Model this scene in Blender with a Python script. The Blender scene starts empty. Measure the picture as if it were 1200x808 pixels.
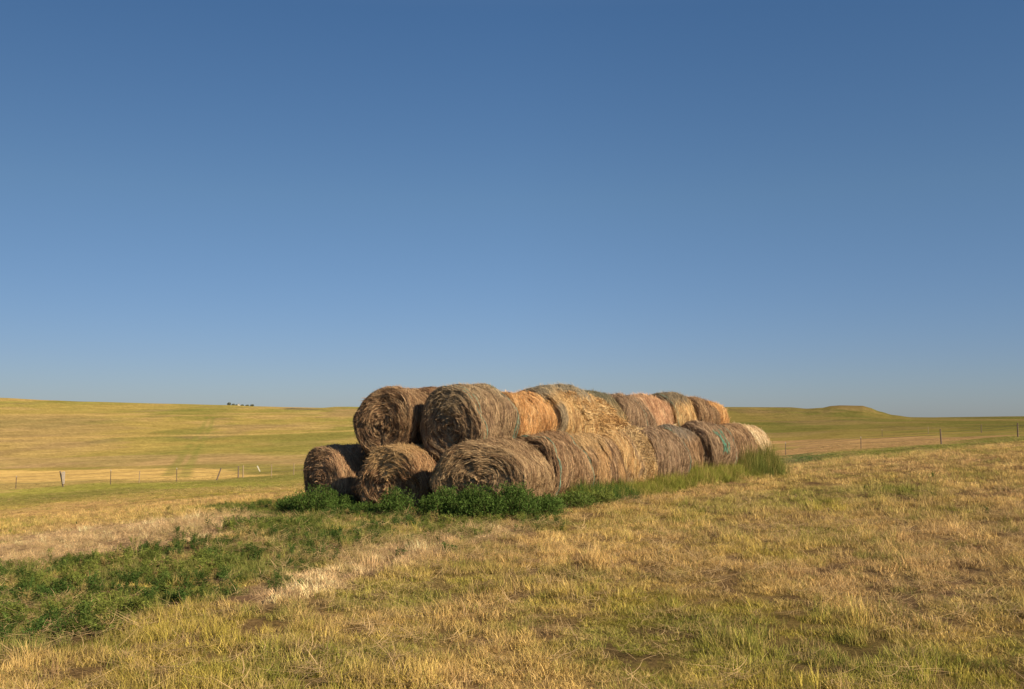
import bpy, math, random
import numpy as np
from math import radians, sin, cos, pi

# ------------------------------------------------------------------ camera, sky, sun, exposure
sc = bpy.context.scene
COL = sc.collection
F = 1167.0            # focal length in pixels of a 1200 px wide picture (35 mm lens)
CAM_Z = 2.0
PITCH = math.atan(86 / F)
cam_data = bpy.data.cameras.new('camera'); cam = bpy.data.objects.new('camera', cam_data)
COL.objects.link(cam); sc.camera = cam
cam.location = (0, 0, CAM_Z); cam.rotation_euler = (pi / 2 + PITCH, 0, 0)
cam_data.sensor_width = 36; cam_data.lens = 36 * F / 1200
cam_data.clip_start = 0.1; cam_data.clip_end = 20000

SUN_EL = radians(30)
SUN_A = radians(39)                      # direction to the sun: right of the camera, a little behind it
to_sun = (cos(SUN_A) * cos(SUN_EL), -sin(SUN_A) * cos(SUN_EL), sin(SUN_EL))
world = bpy.data.worlds.new('World'); sc.world = world; world.use_nodes = True
nt = world.node_tree
sky = nt.nodes.new('ShaderNodeTexSky'); sky.sky_type = 'NISHITA'; sky.sun_disc = False
sky.sun_elevation = SUN_EL; sky.sun_rotation = math.atan2(to_sun[0], to_sun[1])
sky.altitude = 900; sky.air_density = 1.0; sky.dust_density = 0.45; sky.ozone_density = 1.6
# colour balance of the clear sky by height; unseen upper sky brightened as added fill
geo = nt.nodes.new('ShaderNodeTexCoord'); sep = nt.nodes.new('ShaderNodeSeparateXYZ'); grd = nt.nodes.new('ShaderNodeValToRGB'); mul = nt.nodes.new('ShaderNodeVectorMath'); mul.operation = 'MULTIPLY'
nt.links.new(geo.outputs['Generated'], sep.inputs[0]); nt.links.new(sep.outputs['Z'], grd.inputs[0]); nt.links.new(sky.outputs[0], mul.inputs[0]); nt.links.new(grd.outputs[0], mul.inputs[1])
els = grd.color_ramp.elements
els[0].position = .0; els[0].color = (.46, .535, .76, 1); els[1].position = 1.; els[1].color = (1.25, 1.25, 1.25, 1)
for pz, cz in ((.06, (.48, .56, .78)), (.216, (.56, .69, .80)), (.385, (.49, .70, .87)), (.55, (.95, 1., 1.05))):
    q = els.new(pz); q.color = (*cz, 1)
sdr = nt.nodes.new('ShaderNodeMapRange'); sdr.inputs[1].default_value = -.5; sdr.inputs[2].default_value = .0; sdr.inputs[3].default_value = .80; sdr.inputs[4].default_value = 1.0
sca = nt.nodes.new('ShaderNodeVectorMath'); sca.operation = 'SCALE'
nt.links.new(sep.outputs['X'], sdr.inputs[0]); nt.links.new(mul.outputs[0], sca.inputs[0]); nt.links.new(sdr.outputs[0], sca.inputs['Scale'])
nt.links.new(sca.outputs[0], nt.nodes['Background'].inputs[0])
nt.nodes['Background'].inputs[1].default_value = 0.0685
sd = bpy.data.lights.new('sun', 'SUN'); sd.energy = 5.0; sd.angle = radians(0.53); sd.color = (1.0, 0.80, 0.56)
sun = bpy.data.objects.new('sun', sd); COL.objects.link(sun)
from mathutils import Vector
sun.rotation_euler = Vector(to_sun).to_track_quat('Z', 'Y').to_euler()
sun.location = (30, -20, 30)
vs = sc.view_settings
vs.view_transform = 'Standard'; vs.look = 'None'; vs.gamma = 1; vs.use_curve_mapping = False
vs.exposure = 0.60

rng = np.random.default_rng(7)

# ------------------------------------------------------------------ numpy noise
def _h(ix, iy, seed):
    n = (ix.astype(np.int64) * 374761393 + iy.astype(np.int64) * 668265263 + seed * 974634777) & 0x7fffffff
    n = ((n ^ (n >> 13)) * 1274126177) & 0x7fffffff
    n = (n ^ (n >> 16)) & 0xffffff
    return n / float(0xffffff)
def vnoise(x, y, seed=0):
    x = np.asarray(x, float); y = np.asarray(y, float)
    xi = np.floor(x); yi = np.floor(y); fx = x - xi; fy = y - yi
    fx = fx * fx * (3 - 2 * fx); fy = fy * fy * (3 - 2 * fy)
    a = _h(xi, yi, seed); b = _h(xi + 1, yi, seed); c = _h(xi, yi + 1, seed); d = _h(xi + 1, yi + 1, seed)
    return (a * (1 - fx) + b * fx) * (1 - fy) + (c * (1 - fx) + d * fx) * fy
def fbm(x, y, o=4, seed=0, g=0.5):
    s = 0; a = 1; t = 0
    for i in range(o):
        s = s + a * vnoise(x * 2 ** i + 17.3 * i, y * 2 ** i - 9.1 * i, seed + i); t += a; a *= g
    return s / t
def sstep(a, b, x):
    t = np.clip((x - a) / (b - a), 0, 1); return t * t * (3 - 2 * t)
def mix(a, b, t):
    return a * (1 - t[..., None]) + np.asarray(b) * t[..., None]

# ------------------------------------------------------------------ terrain height
RR = np.array([0, 8, 12, 20, 30, 45, 60, 95, 150, 250, 400, 600, 800, 1100, 2000, 6000.])
PX = np.array([-300, 0, 300, 600, 900, 1000, 1100, 1200, 1500.])
ZT = np.array([
 [0, 0, -.2, -.8, -1.4, -2.3, -3.2, -5.0, -6.8, -8.0, -2, 9, 18, 14, 5, 4],
 [0, 0, -.1, -.57, -1.1, -1.9, -2.6, -4.2, -6.0, -7.4, -3.0, 6.5, 15.5, 12, 4, 4],
 [0, 0, 0, -.12, -.6, -1.3, -2.05, -3.6, -5.2, -6.3, -3, 5, 11.3, 9, 4, 4],
 [0, 0, 0, 0, -.1, -.6, -1.2, -2.2, -3, -3.5, -2, 3, 9, 7, 4, 4],
 [0, 0, .05, .1, .25, .05, -.4, -1.45, -2, -2.2, -1, 2.2, 10, 6, 3, 4],
 [0, 0, .05, .15, .35, .45, .05, -.75, -.9, -1.0, -.3, 2.3, 8, 5, 3, 4],
 [0, 0, .1, .3, .55, .78, .45, -.3, -.36, -.5, .1, 1.0, 2.2, 2.4, 3, 4],
 [0, 0, .15, .4, .7, 1.0, .9, .35, 0, .1, .5, 1.3, 2.6, 3.3, 4, 4.5],
 [0, 0, .25, .7, 1.1, 1.6, 1.9, 1.5, 1, 1, 1.2, 2, 3.2, 4, 4, 4.5]])
PHI = np.arctan((PX - 600) / F)
LR = np.log(RR + 4)
def cubic1(xk, yk_fn, x, n):
    i = np.clip(np.searchsorted(xk, x, side='right') - 1, 0, n - 2)
    x0 = xk[i]; x1 = xk[i + 1]; h = x1 - x0; t = np.clip((x - x0) / h, 0, 1)
    p0 = yk_fn(i); p1 = yk_fn(i + 1)
    ia = np.maximum(i - 1, 0); ib = np.minimum(i + 2, n - 1)
    m0 = (p1 - yk_fn(ia)) / (x1 - xk[ia]) * h * .9; m1 = (yk_fn(ib) - p0) / (xk[ib] - x0) * h * .9
    t2 = t * t; t3 = t2 * t
    return (2*t3 - 3*t2 + 1) * p0 + (t3 - 2*t2 + t) * m0 + (-2*t3 + 3*t2) * p1 + (t3 - t2) * m1
SKX = np.array([-300, -100, 0, 60, 100, 200, 262, 272, 300, 340, 378, 395, 410, 500, 700, 845, 925, 945, 962, 974, 984, 1010, 1018, 1030, 1045, 1070, 1085, 1100, 1200, 1500.])
SKY = np.array([462, 464, 466.5, 469.5, 471, 473.5, 475, 475.2, 476.5, 477.5, 478.2, 477, 477, 480, 479, 477.3, 477.6, 479.2, 478.3, 476, 475.4, 475.9, 478, 482.5, 486.5, 489.8, 490, 489.3, 488.2, 487])
def sm_interp(x, xp, fp):
    i = np.clip(np.searchsorted(xp, x) - 1, 0, len(xp) - 2)
    t = np.clip((x - xp[i]) / (xp[i + 1] - xp[i]), 0, 1); t = .5 * t + .5 * t * t * (3 - 2 * t)
    return fp[i] * (1 - t) + fp[i + 1] * t
def ground_z(X, Y):
    X = np.asarray(X, float); Y = np.asarray(Y, float)
    r = np.hypot(X, Y); ph = np.arctan2(X, Y)
    p = np.clip(ph, PHI[0], PHI[-1])
    lr = np.log(r + 4)
    j = np.clip(np.searchsorted(PHI, p, side='right') - 1, 0, len(PHI) - 2)
    t = (p - PHI[j]) / (PHI[j + 1] - PHI[j]); t = .35 * t + .65 * t * t * (3 - 2 * t)
    def zc(jj): return cubic1(LR, lambda i: ZT[jj, i], lr, len(RR))
    z = zc(j) * (1 - t) + zc(j + 1) * t
    px = 600 + F * np.tan(np.clip(p, -1.2, 1.2))
    sk = sm_interp(px, SKX, SKY)
    dep = 800 * np.cos(p)
    z800 = ZT[j, 12] * (1 - t) + ZT[j + 1, 12] * t
    want = CAM_Z + (490 - sk) * dep / F
    lw = np.log(np.maximum(r, 1) / 800.)
    z = z + (want - z800) * np.exp(-(lw / np.where(lw < 0, .22, .30)) ** 2)
    # undulation and small bumps
    z = z + (fbm(X / 9., Y / 9., 3, 5) - .5) * .16 * sstep(5, 20, r) * (1 - sstep(300, 700, r))
    z = z + (fbm(X / 60., Y / 60., 3, 8) - .5) * 1.0 * sstep(110, 260, r) * (1 - sstep(560, 780, r))
    z = z + (fbm(X / .8, Y / .8, 3, 11) - .5) * .09 * sstep(70, 20, r)
    return z
def gz(x, y): return float(ground_z(np.array([x]), np.array([y]))[0])
def ray(px, py):
    a = (px - 600) / F; b = (404 - py) / F
    return np.array([a, cos(PITCH) - b * sin(PITCH), sin(PITCH) + b * cos(PITCH)])
_RS = np.exp(np.linspace(math.log(4), math.log(1500), 900))
def ground_at(px, py):
    d = ray(px, py); d = d / d[1]
    x = d[0] * _RS; y = _RS; zr = CAM_Z + d[2] * _RS
    k = np.argmax(ground_z(x, y) > zr)
    if k == 0: k = len(_RS) - 1
    return float(x[k]), float(y[k])
def on_ground_depth(px, depth):
    x = (px - 600) / F * depth
    return x, depth

def poly_sd(X, Y, poly):                    # signed distance, positive inside
    P = np.array(poly); n = len(P); d = np.full(X.shape, 1e9); ins = np.zeros(X.shape, bool)
    for i in range(n):
        a = P[i]; b = P[(i + 1) % n]; e = b - a
        wx = X - a[0]; wy = Y - a[1]
        t = np.clip((wx * e[0] + wy * e[1]) / (e @ e), 0, 1)
        d = np.minimum(d, np.hypot(wx - e[0] * t, wy - e[1] * t))
        c = (a[1] > Y) != (b[1] > Y)
        with np.errstate(divide='ignore', invalid='ignore'):
            xc = (b[0] - a[0]) * (Y - a[1]) / (b[1] - a[1] if b[1] != a[1] else 1e-9) + a[0]
        ins ^= c & (X < xc)
    return np.where(ins, d, -d)
def gp(pts): return [ground_at(*p) for p in pts]

# ------------------------------------------------------------------ ground colour (albedo, linear)
TAN = np.array([.42, .305, .11]); YEL = np.array([.30, .25, .055]); GRN = np.array([.15, .17, .035])
PINK = np.array([.43, .27, .14]); SOIL = np.array([.17, .105, .07]); DRY = np.array([.58, .42, .24]); BRN = np.array([.24, .17, .075])
WEEDG = np.array([.045, .10, .022])
POLY = dict(
 weeds=gp([(-260, 800), (-200, 660), (0, 662), (120, 640), (215, 625), (262, 592), (345, 588), (500, 596), (640, 596), (668, 590), (640, 612), (560, 622), (500, 636), (440, 668), (360, 684), (250, 712), (140, 742), (0, 758)]),
 straw=gp([(-120, 655), (0, 632), (120, 618), (260, 600), (300, 604), (262, 632), (150, 652), (0, 668)]),
 straw2=gp([(230, 728), (330, 700), (400, 655), (440, 640), (520, 626), (640, 612), (570, 634), (480, 658), (400, 690), (300, 716)]),
 dirt=gp([(215, 728), (250, 700), (330, 690), (360, 700), (300, 715)]),
 dirt2=gp([(120, 655), (200, 640), (250, 645), (200, 662)]),
 tanband=gp([(60, 590), (200, 585), (350, 577), (350, 587), (200, 598), (0, 606)]),
 fencegreen=gp([(0, 576), (110, 567), (350, 564), (350, 570), (120, 573), (0, 582)]),
 yellowstrip=gp([(-100, 552), (100, 551), (270, 551), (330, 556), (250, 562), (100, 563), (-100, 566)]),
 purple=gp([(-100, 488), (60, 486), (170, 492), (140, 508), (60, 520), (-100, 522)]),
 purple2=gp([(120, 535), (250, 532), (400, 534), (400, 540), (200, 546), (-100, 548), (-100, 540)]),
 rightpink=gp([(895, 545), (905, 517), (1000, 514), (1100, 512), (1195, 510), (1110, 520), (1000, 526), (960, 536)]),
 rightgreen=gp([(880, 545), (960, 534), (1080, 523), (1210, 513), (1210, 518), (1090, 530), (980, 540), (900, 550)]),
 palecrest=gp([(800, 566), (905, 546), (1000, 536), (1100, 528), (1200, 519), (1200, 524), (1100, 534), (1000, 543), (900, 556), (800, 572)]),
 greenband=gp([(815, 592), (900, 582), (1000, 572), (1110, 566), (1110, 582), (1000, 590), (900, 598), (820, 602)]),
 darkgreen=gp([(908, 545), (915, 535), (945, 532), (975, 534), (950, 543)]),
 midgreen=gp([(440, 690), (540, 672), (640, 664), (700, 676), (620, 700), (480, 712)]),
 midtan=gp([(520, 650), (640, 625), (760, 615), (860, 620), (800, 645), (660, 660), (540, 668)]),
 rtan=gp([(900, 700), (1000, 660), (1130, 600), (1200, 570), (1260, 600), (1150, 690), (1020, 740)]),
 hdark=gp([(336, 478.9), (378, 479.4), (378, 480.2), (336, 480)]),
)
track_a = gp([(243, 488), (238, 500), (228, 515), (216, 530), (206, 545), (196, 558)])
track_b = gp([(250, 488), (247, 500), (239, 515), (230, 530), (222, 545), (214, 560)])
def line_d(X, Y, pts):
    d = np.full(X.shape, 1e9)
    for a, b in zip(pts[:-1], pts[1:]):
        a = np.array(a); e = np.array(b) - a
        t = np.clip(((X - a[0]) * e[0] + (Y - a[1]) * e[1]) / (e @ e), 0, 1)
        d = np.minimum(d, np.hypot(X - a[0] - e[0] * t, Y - a[1] - e[1] * t))
    return d
def weed_amount(X, Y):
    r = np.hypot(X, Y)
    d = poly_sd(X, Y, POLY['weeds']) + (fbm(X / 2.2, Y / 2.2, 4, 21) - .5) * 3.6
    w = sstep(-.25, .25, d)
    patch = .6 * fbm(X / 1.5, Y / 1.5, 4, 33) + .4 * fbm(X / .5, Y / .5, 3, 34)
    w = w * sstep(.37, .47, patch)
    for k in ('straw', 'straw2', 'dirt', 'dirt2'):
        s = poly_sd(X, Y, POLY[k]) + (fbm(X / 1.1, Y / 1.1, 3, 43) - .5) * 2.2
        w = w * (1 - .92 * sstep(-.1, .35, s))
    return w
def ground_col(X, Y):
    r = np.hypot(X, Y)
    n1 = fbm(X / 5.5, Y / 5.5, 4, 1); n2 = fbm(X / 1.7, Y / 1.7, 4, 2); n3 = fbm(X / 30., Y / 30., 4, 3); n4 = fbm(X / .5, Y / .5, 3, 4)
    near = 1 - sstep(35, 70, r)
    c = mix(np.broadcast_to(TAN, X.shape + (3,)), YEL, sstep(.40, .60, .55 * n1 + .45 * n2))
    c = mix(c, GRN, .6 * sstep(.56, .70, .5 * n2 + .5 * fbm(X / 3.1, Y / 3.1, 3, 9)))
    c = mix(c, PINK, .4 * sstep(.52, .66, fbm(X / 4., Y / 4., 4, 14)))
    # far field colours
    wx = 26 * (fbm(X / 60., Y / 60., 3, 60) - .5); n5 = fbm(X / 22., (Y + wx) / 55., 5, 61); n6 = fbm(X / 60., (Y + wx) / 120., 4, 62)
    far = mix(np.broadcast_to(np.array([.33, .245, .080]), X.shape + (3,)), (.255, .22, .065), sstep(.38, .60, .5 * n5 + .5 * n6))
    far = mix(far, (.38, .265, .11), .75 * sstep(.54, .66, fbm(X / 30., (Y + wx) / 50., 4, 63)))
    far = mix(far, (.17, .165, .045), .6 * sstep(.58, .70, fbm(X / 30., (Y + wx) / 85., 4, 64)))
    far = mix(far, (.25, .165, .10), .45 * sstep(.58, .70, fbm(X / 34., (Y + wx) / 95., 4, 65)))
    right = sstep(-20, 90, X) * sstep(120, 300, r)
    far = far * np.array([.75, .81, .76]); far = mix(far, far * np.array([.70, .74, .74]), right)
    c = mix(c, far, 1 - near)
    def put(key, colr, amt, soft, jit, seed):
        nonlocal c
        sdv = poly_sd(X, Y, POLY[key]) + (fbm(X / (jit * 1.2), Y / (jit * 1.2), 4, seed) - .5) * jit * 1.6
        c = mix(c, colr, amt * sstep(-soft, soft, sdv))
    put('greenband', (.19, .20, .045), .7, .6, 2., 101)
    put('midgreen', (.21, .22, .045), .55, .5, 2., 102)
    put('midtan', (.50, .34, .14), .55, .5, 2., 103)
    put('rtan', (.40, .27, .13), .6, .8, 2., 104)
    put('straw', DRY, .9, .3, 1.6, 105)
    put('straw2', DRY, .85, .3, 1.2, 106)
    put('dirt', SOIL * 1.3, .7, .3, 1.2, 107)
    put('dirt2', SOIL * 1.3, .8, .3, 1.2, 108)
    put('tanband', (.42, .285, .115), .75, 1.5, 4, 109)
    put('fencegreen', (.20, .20, .045), .85, 1.5, 5, 110)
    put('yellowstrip', (.42, .30, .11), .8, 2, 8, 111)
    put('purple', (.23, .165, .085), .5, 14, 30, 112)
    put('purple2', (.29, .20, .11), .45, 6, 20, 113)
    put('rightpink', (.37, .235, .115), .75, 3, 9, 114)
    put('rightgreen', (.155, .18, .04), .85, 1.5, 4, 115)
    put('palecrest', (.52, .37, .15), .7, .8, 2, 116)
    put('darkgreen', (.05, .11, .035), .9, .8, 3, 117)
    put('hdark', (.05, .055, .045), .9, 4, 5, 118)
    for tr in (track_a, track_b):
        c = mix(c, (.15, .16, .04), .55 * (1 - sstep(.3, 1.3, line_d(X, Y, tr))) * sstep(.28, .5, fbm(X / 5., Y / 9., 3, 70)))
    # pale seams following the slope of the far left hill
    seam = np.abs(((r - 430 - .35 * X - 30 * np.sin(X / 70.)) / 10.)); c = mix(c, (.34, .25, .09), .6 * (1 - sstep(.4, 1.2, seam)) * sstep(-30, -60, X))
    seam = np.abs(((r - 560 - .12 * X) / 12.)); c = mix(c, (.33, .245, .09), .5 * (1 - sstep(.4, 1.2, seam)) * sstep(-60, -120, X))
    # reddish-brown cap of the small butte on the right
    c = mix(c, (.24, .17, .075), .3 * sstep(.58, .66, fbm(X / 18., Y / 60., 3, 93)) * right)
    bph = (PX[5] - 600) / F; dphi = np.arctan2(X, Y) - math.atan((993 - 600) / F)
    c = mix(c, (.15, .10, .05), .6 * (1 - sstep(.012, .024, np.abs(dphi))) * sstep(690, 760, r) * (1 - sstep(900, 960, r)))
    # worn spots
    bare = np.maximum(sstep(.63, .70, fbm(X / .28, Y / .5, 4, 77)), .8 * sstep(.42, .36, fbm(X / .30, Y / .30, 3, 55))) * near
    # faint mown swaths running away from the camera on the right
    sw = np.sin((X - .22 * Y) * 2.6 + 1.5 * fbm(X / 6., Y / 14., 2, 90)) * sstep(2, 8, X) * near
    c = mix(c, (.48, .34, .16), .30 * np.clip(sw, 0, 1)); c = mix(c, (.20, .20, .05), .28 * np.clip(-sw, 0, 1))
    w = weed_amount(X, Y)
    c = mix(c, np.array([.12, .13, .035]), .7 * w)
    c = mix(c, SOIL * 1.0, .68 * bare)
    c = c * (.74 + .52 * n4)[..., None]
    return np.clip(c, .01, .8)

# ------------------------------------------------------------------ mesh helpers
def tag(o, label=None, cat=None, group=None, kind=None):
    if label: o['label'] = label
    if cat: o['category'] = cat
    if group: o['group'] = group
    if kind: o['kind'] = kind
    return o
def empty(name, loc, rz=0.):
    o = bpy.data.objects.new(name, None); COL.objects.link(o); o.location = loc; o.rotation_euler = (0, 0, rz)
    o.empty_display_size = .3
    return o
def np_mesh(name, V, Q, T=None, cols=None, mat=None, smooth=True, fl=None):
    me = bpy.data.meshes.new(name)
    V = np.asarray(V, np.float32); Q = np.asarray(Q, np.int32).reshape(-1, 4)
    T = np.zeros((0, 3), np.int32) if T is None else np.asarray(T, np.int32).reshape(-1, 3)
    me.vertices.add(len(V)); me.vertices.foreach_set('co', V.ravel())
    me.loops.add(Q.size + T.size); me.loops.foreach_set('vertex_index', np.concatenate([Q.ravel(), T.ravel()]))
    me.polygons.add(len(Q) + len(T))
    st = np.concatenate([np.arange(len(Q)) * 4, Q.size + np.arange(len(T)) * 3]).astype(np.int32)
    me.polygons.foreach_set('loop_start', st)
    me.polygons.foreach_set('use_smooth', np.full(len(st), smooth, bool))
    me.update(calc_edges=True)
    if cols is not None:
        a = me.attributes.new('tone', 'FLOAT_COLOR', 'POINT')
        cc = np.ones((len(V), 4), np.float32); cc[:, :3] = cols; a.data.foreach_set('color', cc.ravel())
    if fl is not None:
        a = me.attributes.new('shade', 'FLOAT', 'POINT'); a.data.foreach_set('value', np.asarray(fl, np.float32))
    if mat: me.materials.append(mat)
    me.validate()
    return me
def link(name, me, parent=None):
    o = bpy.data.objects.new(name, me); COL.objects.link(o)
    if parent: o.parent = parent
    return o
def grid_quads(nu, nv, wrap_v=False, off=0):
    i = np.arange(nu - 1)[:, None]; j = np.arange(nv if wrap_v else nv - 1)[None, :]
    j2 = (j + 1) % nv
    q = np.stack([i * nv + j, (i + 1) * nv + j, (i + 1) * nv + j2, i * nv + j2], -1).reshape(-1, 4)
    return q + off
def ribbons(P, W, off=0):                   # P (n,k,3) centre lines, W (n,k,3) half widths -> verts, quads
    n, k, _ = P.shape
    V = np.stack([P - W, P + W], 2).reshape(-1, 3)
    b = (np.arange(n) * k * 2)[:, None] + (np.arange(k - 1) * 2)[None, :]
    Q = np.stack([b, b + 1, b + 3, b + 2], -1).reshape(-1, 4) + off
    return V, Q

# ------------------------------------------------------------------ materials
def new_mat(name):
    m = bpy.data.materials.new(name); m.use_nodes = True
    n = m.node_tree.nodes; n.clear()
    return m, n, m.node_tree.links
def ground_material():
    m, n, l = new_mat('prairie_ground')
    out = n.new('ShaderNodeOutputMaterial'); b = n.new('ShaderNodeBsdfDiffuse'); b.inputs['Roughness'].default_value = .6
    at = n.new('ShaderNodeAttribute'); at.attribute_name = 'tone'
    g = n.new('ShaderNodeNewGeometry')
    n1 = n.new('ShaderNodeTexNoise'); n1.inputs['Scale'].default_value = 14; n1.inputs['Detail'].default_value = 6; n1.inputs['Roughness'].default_value = .7
    n2 = n.new('ShaderNodeTexNoise'); n2.inputs['Scale'].default_value = 1.1; n2.inputs['Detail'].default_value = 8; n2.inputs['Roughness'].default_value = .75
    l.new(g.outputs['Position'], n1.inputs['Vector']); l.new(g.outputs['Position'], n2.inputs['Vector'])
    mr = n.new('ShaderNodeMapRange'); mr.inputs[1].default_value = .3; mr.inputs[2].default_value = .7; mr.inputs[3].default_value = .62; mr.inputs[4].default_value = 1.38
    mr2 = n.new('ShaderNodeMapRange'); mr2.inputs[1].default_value = .3; mr2.inputs[2].default_value = .7; mr2.inputs[3].default_value = .72; mr2.inputs[4].default_value = 1.28
    l.new(n1.outputs['Fac'], mr.inputs[0]); l.new(n2.outputs['Fac'], mr2.inputs[0])
    mu = n.new('ShaderNodeMath'); mu.operation = 'MULTIPLY'; l.new(mr.outputs[0], mu.inputs[0]); l.new(mr2.outputs[0], mu.inputs[1])
    n3 = n.new('ShaderNodeTexNoise'); n3.inputs['Scale'].default_value = .10; n3.inputs['Detail'].default_value = 9; n3.inputs['Roughness'].default_value = .78
    l.new(g.outputs['Position'], n3.inputs['Vector'])
    mr3 = n.new('ShaderNodeMapRange'); mr3.inputs[1].default_value = .32; mr3.inputs[2].default_value = .68; mr3.inputs[3].default_value = .70; mr3.inputs[4].default_value = 1.30
    l.new(n3.outputs['Fac'], mr3.inputs[0]); mu3 = n.new('ShaderNodeMath'); mu3.operation = 'MULTIPLY'; l.new(mu.outputs[0], mu3.inputs[0]); l.new(mr3.outputs[0], mu3.inputs[1])
    vm = n.new('ShaderNodeVectorMath'); vm.operation = 'SCALE'; l.new(at.outputs['Color'], vm.inputs[0]); l.new(mu3.outputs[0], vm.inputs['Scale'])
    l.new(vm.outputs[0], b.inputs['Color'])
    bp = n.new('ShaderNodeBump'); bp.inputs['Strength'].default_value = .7; bp.inputs['Distance'].default_value = .06
    l.new(n1.outputs['Fac'], bp.inputs['Height']); l.new(bp.outputs[0], b.inputs['Normal'])
    l.new(b.outputs[0], out.inputs[0])
    return m
def leaf_material(name, instanced, trans=.35, gain=1.0):
    m, n, l = new_mat(name)
    out = n.new('ShaderNodeOutputMaterial'); d = n.new('ShaderNodeBsdfDiffuse'); t = n.new('ShaderNodeBsdfTranslucent'); mx = n.new('ShaderNodeMixShader')
    mx.inputs[0].default_value = trans
    at = n.new('ShaderNodeAttribute'); at.attribute_name = 'tint' if instanced else 'tone'
    if instanced: at.attribute_type = 'INSTANCER'
    sh = n.new('ShaderNodeAttribute'); sh.attribute_name = 'shade'
    vm = n.new('ShaderNodeVectorMath'); vm.operation = 'SCALE'
    l.new(at.outputs['Color'], vm.inputs[0])
    if instanced:
        mu = n.new('ShaderNodeMath'); mu.operation = 'MULTIPLY'; mu.inputs[1].default_value = gain
        l.new(sh.outputs['Fac'], mu.inputs[0]); l.new(mu.outputs[0], vm.inputs['Scale'])
    else: vm.inputs['Scale'].default_value = gain
    l.new(vm.outputs[0], d.inputs['Color']); l.new(vm.outputs[0], t.inputs['Color'])
    l.new(d.outputs[0], mx.inputs[1]); l.new(t.outputs[0], mx.inputs[2]); l.new(mx.outputs[0], out.inputs[0])
    return m
def hay_material():
    m, n, l = new_mat('hay')
    out = n.new('ShaderNodeOutputMaterial'); b = n.new('ShaderNodeBsdfPrincipled')
    b.inputs['Roughness'].default_value = .75; b.inputs['Specular IOR Level'].default_value = .25
    at = n.new('ShaderNodeAttribute'); at.attribute_name = 'tone'
    tc = n.new('ShaderNodeTexCoord')
    n1 = n.new('ShaderNodeTexNoise'); n1.inputs['Scale'].default_value = 45; n1.inputs['Detail'].default_value = 5
    l.new(tc.outputs['Object'], n1.inputs['Vector'])
    mr = n.new('ShaderNodeMapRange'); mr.inputs[1].default_value = .3; mr.inputs[2].default_value = .7; mr.inputs[3].default_value = .7; mr.inputs[4].default_value = 1.3
    l.new(n1.outputs['Fac'], mr.inputs[0])
    vm = n.new('ShaderNodeVectorMath'); vm.operation = 'SCALE'; l.new(at.outputs['Color'], vm.inputs[0]); l.new(mr.outputs[0], vm.inputs['Scale'])
    l.new(vm.outputs[0], b.inputs['Base Color'])
    bp = n.new('ShaderNodeBump'); bp.inputs['Strength'].default_value = .6; bp.inputs['Distance'].default_value = .03
    l.new(n1.outputs['Fac'], bp.inputs['Height']); l.new(bp.outputs[0], b.inputs['Normal'])
    l.new(b.outputs[0], out.inputs[0])
    return m
def plain(name, rgb, rough=.7, var=.25, scale=20.):
    m, n, l = new_mat(name)
    out = n.new('ShaderNodeOutputMaterial'); b = n.new('ShaderNodeBsdfPrincipled'); b.inputs['Roughness'].default_value = rough
    b.inputs['Specular IOR Level'].default_value = .3
    n1 = n.new('ShaderNodeTexNoise'); n1.inputs['Scale'].default_value = scale; n1.inputs['Detail'].default_value = 5
    tc = n.new('ShaderNodeTexCoord'); l.new(tc.outputs['Object'], n1.inputs['Vector'])
    cr = n.new('ShaderNodeValToRGB'); cr.color_ramp.elements[0].position = .3; cr.color_ramp.elements[1].position = .7
    cr.color_ramp.elements[0].color = (*[c * (1 - var) for c in rgb], 1); cr.color_ramp.elements[1].color = (*[min(1, c * (1 + var)) for c in rgb], 1)
    l.new(n1.outputs['Fac'], cr.inputs[0]); l.new(cr.outputs[0], b.inputs['Base Color']); l.new(b.outputs[0], out.inputs[0])
    return m
M_GROUND = ground_material()
M_GRASS = leaf_material('grass_blades', True, .25, 1.08)
M_WEED = leaf_material('weed_leaves', True, .3, 1.0)
M_BUSH = leaf_material('bush_leaves', False, .3)
M_HAY = hay_material()
M_TWINE = plain('green_twine', (.16, .29, .21), .6)
M_NET = plain('green_net', (.06, .22, .15), .7, .4)
M_STEM = plain('weed_stem', (.16, .17, .06))
M_WOOD = plain('weathered_wood', (.42, .36, .28), .9)
M_TANWOOD = plain('tan_old_wood', (.30, .23, .14), .9)
M_DARKWOOD = plain('dark_old_wood', (.16, .12, .09), .9)
M_STEEL = plain('rusty_steel', (.10, .075, .06), .7)
M_WHITE = plain('white_paint', (.8, .8, .78), .6, .05)
M_PALEBOARD = plain('faded_white_board', (.62, .60, .52), .8, .15)
M_WIRE = plain('rusty_wire', (.14, .11, .09), .6)
M_ROOF = plain('grey_roof', (.25, .25, .26), .6)
M_TREE = plain('dark_foliage', (.13, .155, .13), .9)

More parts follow.
